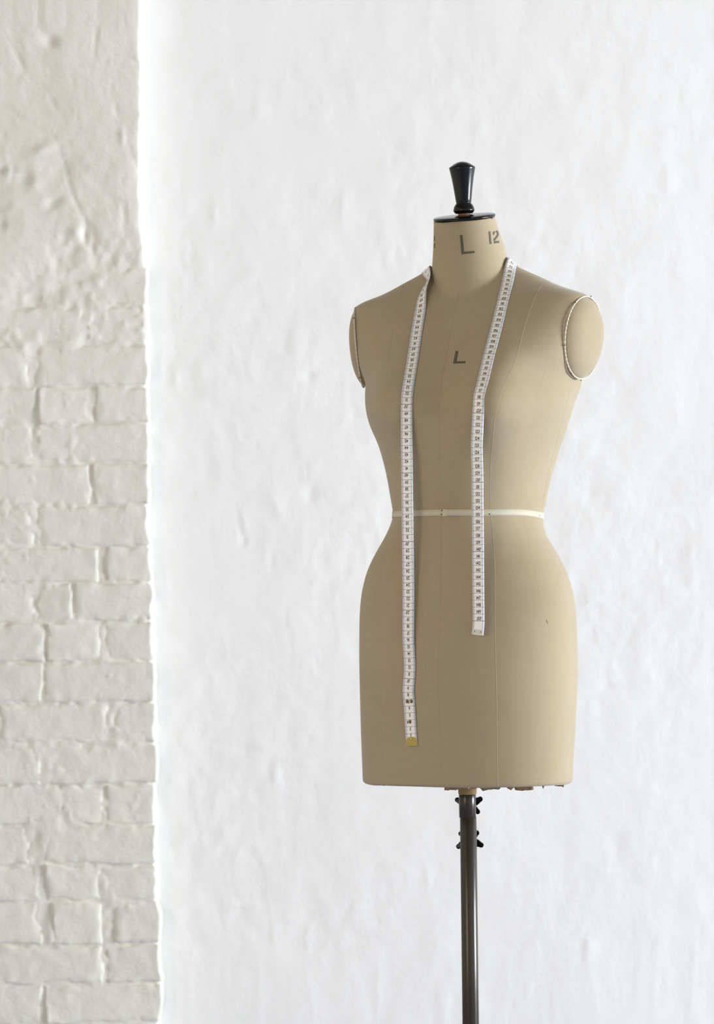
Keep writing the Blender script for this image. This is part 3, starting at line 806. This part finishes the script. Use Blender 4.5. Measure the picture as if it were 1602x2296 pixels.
# centimetre value along the strip: read off the photo at both visible strands
yl = np.array([p[1] for p in spline(LEFT, 4.0)]); yr = np.array([p[1] for p in spline(RIGHT, 4.0)])
sL = seg[int(np.argmin(abs(yl-1520)))]; sR = seg[iR+int(np.argmin(abs(yr-1390)))]
s1, s2 = seg[iL], seg[iR]
CMS = .01008
def cm_to_s(cm):
    a = sL+(cm-10)*CMS; b = sR+(cm-150)*CMS
    c1, c2 = 10+(s1-sL)/CMS, 150+(s2-sR)/CMS
    if cm <= c1: return a
    if cm >= c2: return b
    return s1+(s2-s1)*(cm-c1)/(c2-c1)
TW = .0172
SEG = np.array(seg); PA_ = np.array([tuple(p) for p in PT]); NA_ = np.array([tuple(n_) for n_ in NR])
def strip_at(s, u, lift):
    s = min(max(s, 0), seg[-1])
    f_ = lambda A, q: np.array([np.interp(q, SEG, A[:, k_]) for k_ in range(3)])
    p = f_(PA_, s); n_ = f_(NA_, s); n_ /= np.linalg.norm(n_)
    t = f_(PA_, min(s+.003, seg[-1]))-f_(PA_, max(s-.003, 0)); t /= np.linalg.norm(t)
    n_ = n_-t*n_.dot(t); n_ /= np.linalg.norm(n_)
    w_ = np.cross(n_, t)
    return p+w_*u+n_*lift
vs, fs, mi = [], [], []
SS = np.arange(0, seg[-1], .0025).tolist()+[seg[-1]]
US = [-.5, -.335, .335, .5]
for s in SS:
    for u in US: vs.append(strip_at(s, u*TW, .0002))
    for u in US: vs.append(strip_at(s, u*TW, -.0002))
for i in range(len(SS)-1):
    a, b = i*8, (i+1)*8
    for k_ in range(3):
        fs.append((a+k_, a+k_+1, b+k_+1, b+k_)); mi.append(0 if k_ == 1 else 1)
        fs.append((a+4+k_, b+4+k_, b+5+k_, a+5+k_)); mi.append(0)
    fs.append((a, b, b+4, a+4)); mi.append(0); fs.append((a+3, a+7, b+7, b+3)); mi.append(0)
strip = mesh('tape_strip', vs, fs, [M_white, M_grey], tm, True, mi)
# printed centimetre lines and half-centimetre ticks
def rule_mesh(items, name, m):
    vs, fs = [], []
    for s, u0, u1, hw in items:
        b = len(vs)
        for ss in (s-hw, s+hw):
            for u in np.linspace(u0, u1, 3): vs.append(strip_at(ss, u, .00032))
        fs += grid_faces(3, 2, b)
    o = mesh(name, vs, fs, m, tm, False); o['kind'] = 'stuff'; return o
lines, ticks = [], []
for cm in range(2, 151):
    s = cm_to_s(cm); lines.append((s, -.5*TW, .5*TW, .00038 if cm % 10 == 0 else .00024))
    h = cm_to_s(cm-.5)
    if cm <= 149 or True:
        ticks.append((h, -.335*TW, -.215*TW, .00014)); ticks.append((h, .215*TW, .335*TW, .00014))
rule_mesh(lines, 'printed_scale', M_inkg); rule_mesh(ticks, 'printed_tick', M_inkg)
# printed numerals
glyph = {}
for ch in '0123456789*':
    cu = bpy.data.curves.new('glyph', 'FONT'); cu.body = ch; cu.size = 1.0; cu.resolution_u = 3; cu.offset = .03
    ob = bpy.data.objects.new('glyph', cu); COL.objects.link(ob)
    bpy.context.view_layer.update()
    me = bpy.data.meshes.new_from_object(ob.evaluated_get(bpy.context.evaluated_depsgraph_get()))
    V_ = [(v.co.x, v.co.y) for v in me.vertices]; F_ = [tuple(p.vertices) for p in me.polygons]
    x0 = min(v[0] for v in V_); x1 = max(v[0] for v in V_)
    glyph[ch] = ([(a-x0, b) for a, b in V_], F_, x1-x0)
    COL.objects.unlink(ob); bpy.data.objects.remove(ob); bpy.data.curves.remove(cu); bpy.data.meshes.remove(me)
vs, fs = [], []
HC = .0049/.72                    # numeral height
for cm in range(2, 151):
    if cm in (4, 7): pass
    txt = str(cm); ital = cm % 10 == 0; kx = HC*.68
    wds = [glyph[c_][2]*kx for c_ in txt]; gap = .00042
    tot = sum(wds)+gap*(len(txt)-1); x = -tot/2+.0003
    if cm == 4: x += .0034
    if cm == 100: txt = '*'+txt; wds = [glyph['*'][2]*kx]+wds; x -= wds[0]+gap
    base_s = cm_to_s(cm)-.0011
    for c_, wd in zip(txt, wds):
        V_, F_, _ = glyph[c_]; b = len(vs)
        if c_ == '*':
            vs.append(strip_at(base_s-.0040, x-.0004, .00034))
            for q in range(12):
                rr_ = .00085 if q % 2 else .0005; vs.append(strip_at(base_s-.0040+rr_*math.sin(q*math.pi/6), x-.0004+rr_*math.cos(q*math.pi/6), .00034))
            fs += [(b, b+1+q, b+1+(q+1) % 12) for q in range(12)]; x += wd+gap; continue
        for a, q in V_:
            xx = x+a*kx+(q*HC*.22 if ital else 0); vs.append(strip_at(base_s-q*HC, xx, .00034))
        fs += [tuple(b+k_ for k_ in p) for p in F_]
        x += wd+gap
num = mesh('printed_numeral', vs, fs, M_ink, tm, False); num['kind'] = 'stuff'
# rusted holes
def disc(name, cm, u, r, lift, m, sx=1.0):
    s0 = cm_to_s(cm); vs = [strip_at(s0, u, lift)]; n = 18
    for i in range(n):
        a = 2*math.pi*i/n; vs.append(strip_at(s0+r*math.sin(a), u+sx*r*math.cos(a), lift))
    return mesh(name, vs, [(0, 1+i, 1+(i+1) % n) for i in range(n)], m, tm, False)
for cm, u in ((6.7, .0029), (6.68, -.0034), (3.72, .0006)):
    disc('hole_rim', cm, u, .0031, .0004, M_holer, .8); disc('punched_hole', cm, u-.0004, .0025, .00048, M_hole, .72)
# brass end with its rivet
sB = 0.0
vs, out = [], []
Rw = TW*.47; Lb = .0132
prof2 = [(-Rw, 0), (Rw, 0)]+[(Rw*math.cos(a), Lb-Rw*.62+Rw*.62*math.sin(a)) for a in np.linspace(0, math.pi, 17)]
n = len(prof2)
for lift in (.0004, .0010):
    for u, s in prof2: vs.append(strip_at(sB+s-(.0002), u, lift))
fs = [tuple(range(n, 2*n))]+[(i, (i+1) % n, n+(i+1) % n, n+i) for i in range(n)]
be = mesh('brass_end', vs, fs, M_brass, tm, False); be['label'] = 'brass end plate of the tape'
bm = bmesh.new(); bmesh.ops.create_uvsphere(bm, u_segments=16, v_segments=8, radius=.0017)
o = bm_obj('rivet', bm, M_rivet, be, True); o.location = strip_at(sB+Lb-.0034, 0, .0010)
# pale moulded clip on the other end
sE = seg[-1]; vs = []
Rw = TW*.43
prof3 = [(-Rw, .0012), (Rw, .0012), (Rw, .0062), (Rw*.86, .0076), (-Rw*.86, .0076), (-Rw, .0062)]
n = len(prof3)
for lift in (.0003, .0009):
    for u, s in prof3: vs.append(strip_at(sE-s, u, lift))
fs = [tuple(range(n, 2*n))]+[(i, (i+1) % n, n+(i+1) % n, n+i) for i in range(n)]
cl = mesh('end_clip', vs, fs, M_clip, tm, False); cl['label'] = 'pale plastic clip with two studs'
for u in (-.0045, .0045):
    bm = bmesh.new(); bmesh.ops.create_uvsphere(bm, u_segments=10, v_segments=6, radius=.0008)
    o = bm_obj('stud', bm, M_pin, cl, True); o.location = strip_at(sE-.0046, u, .0009)
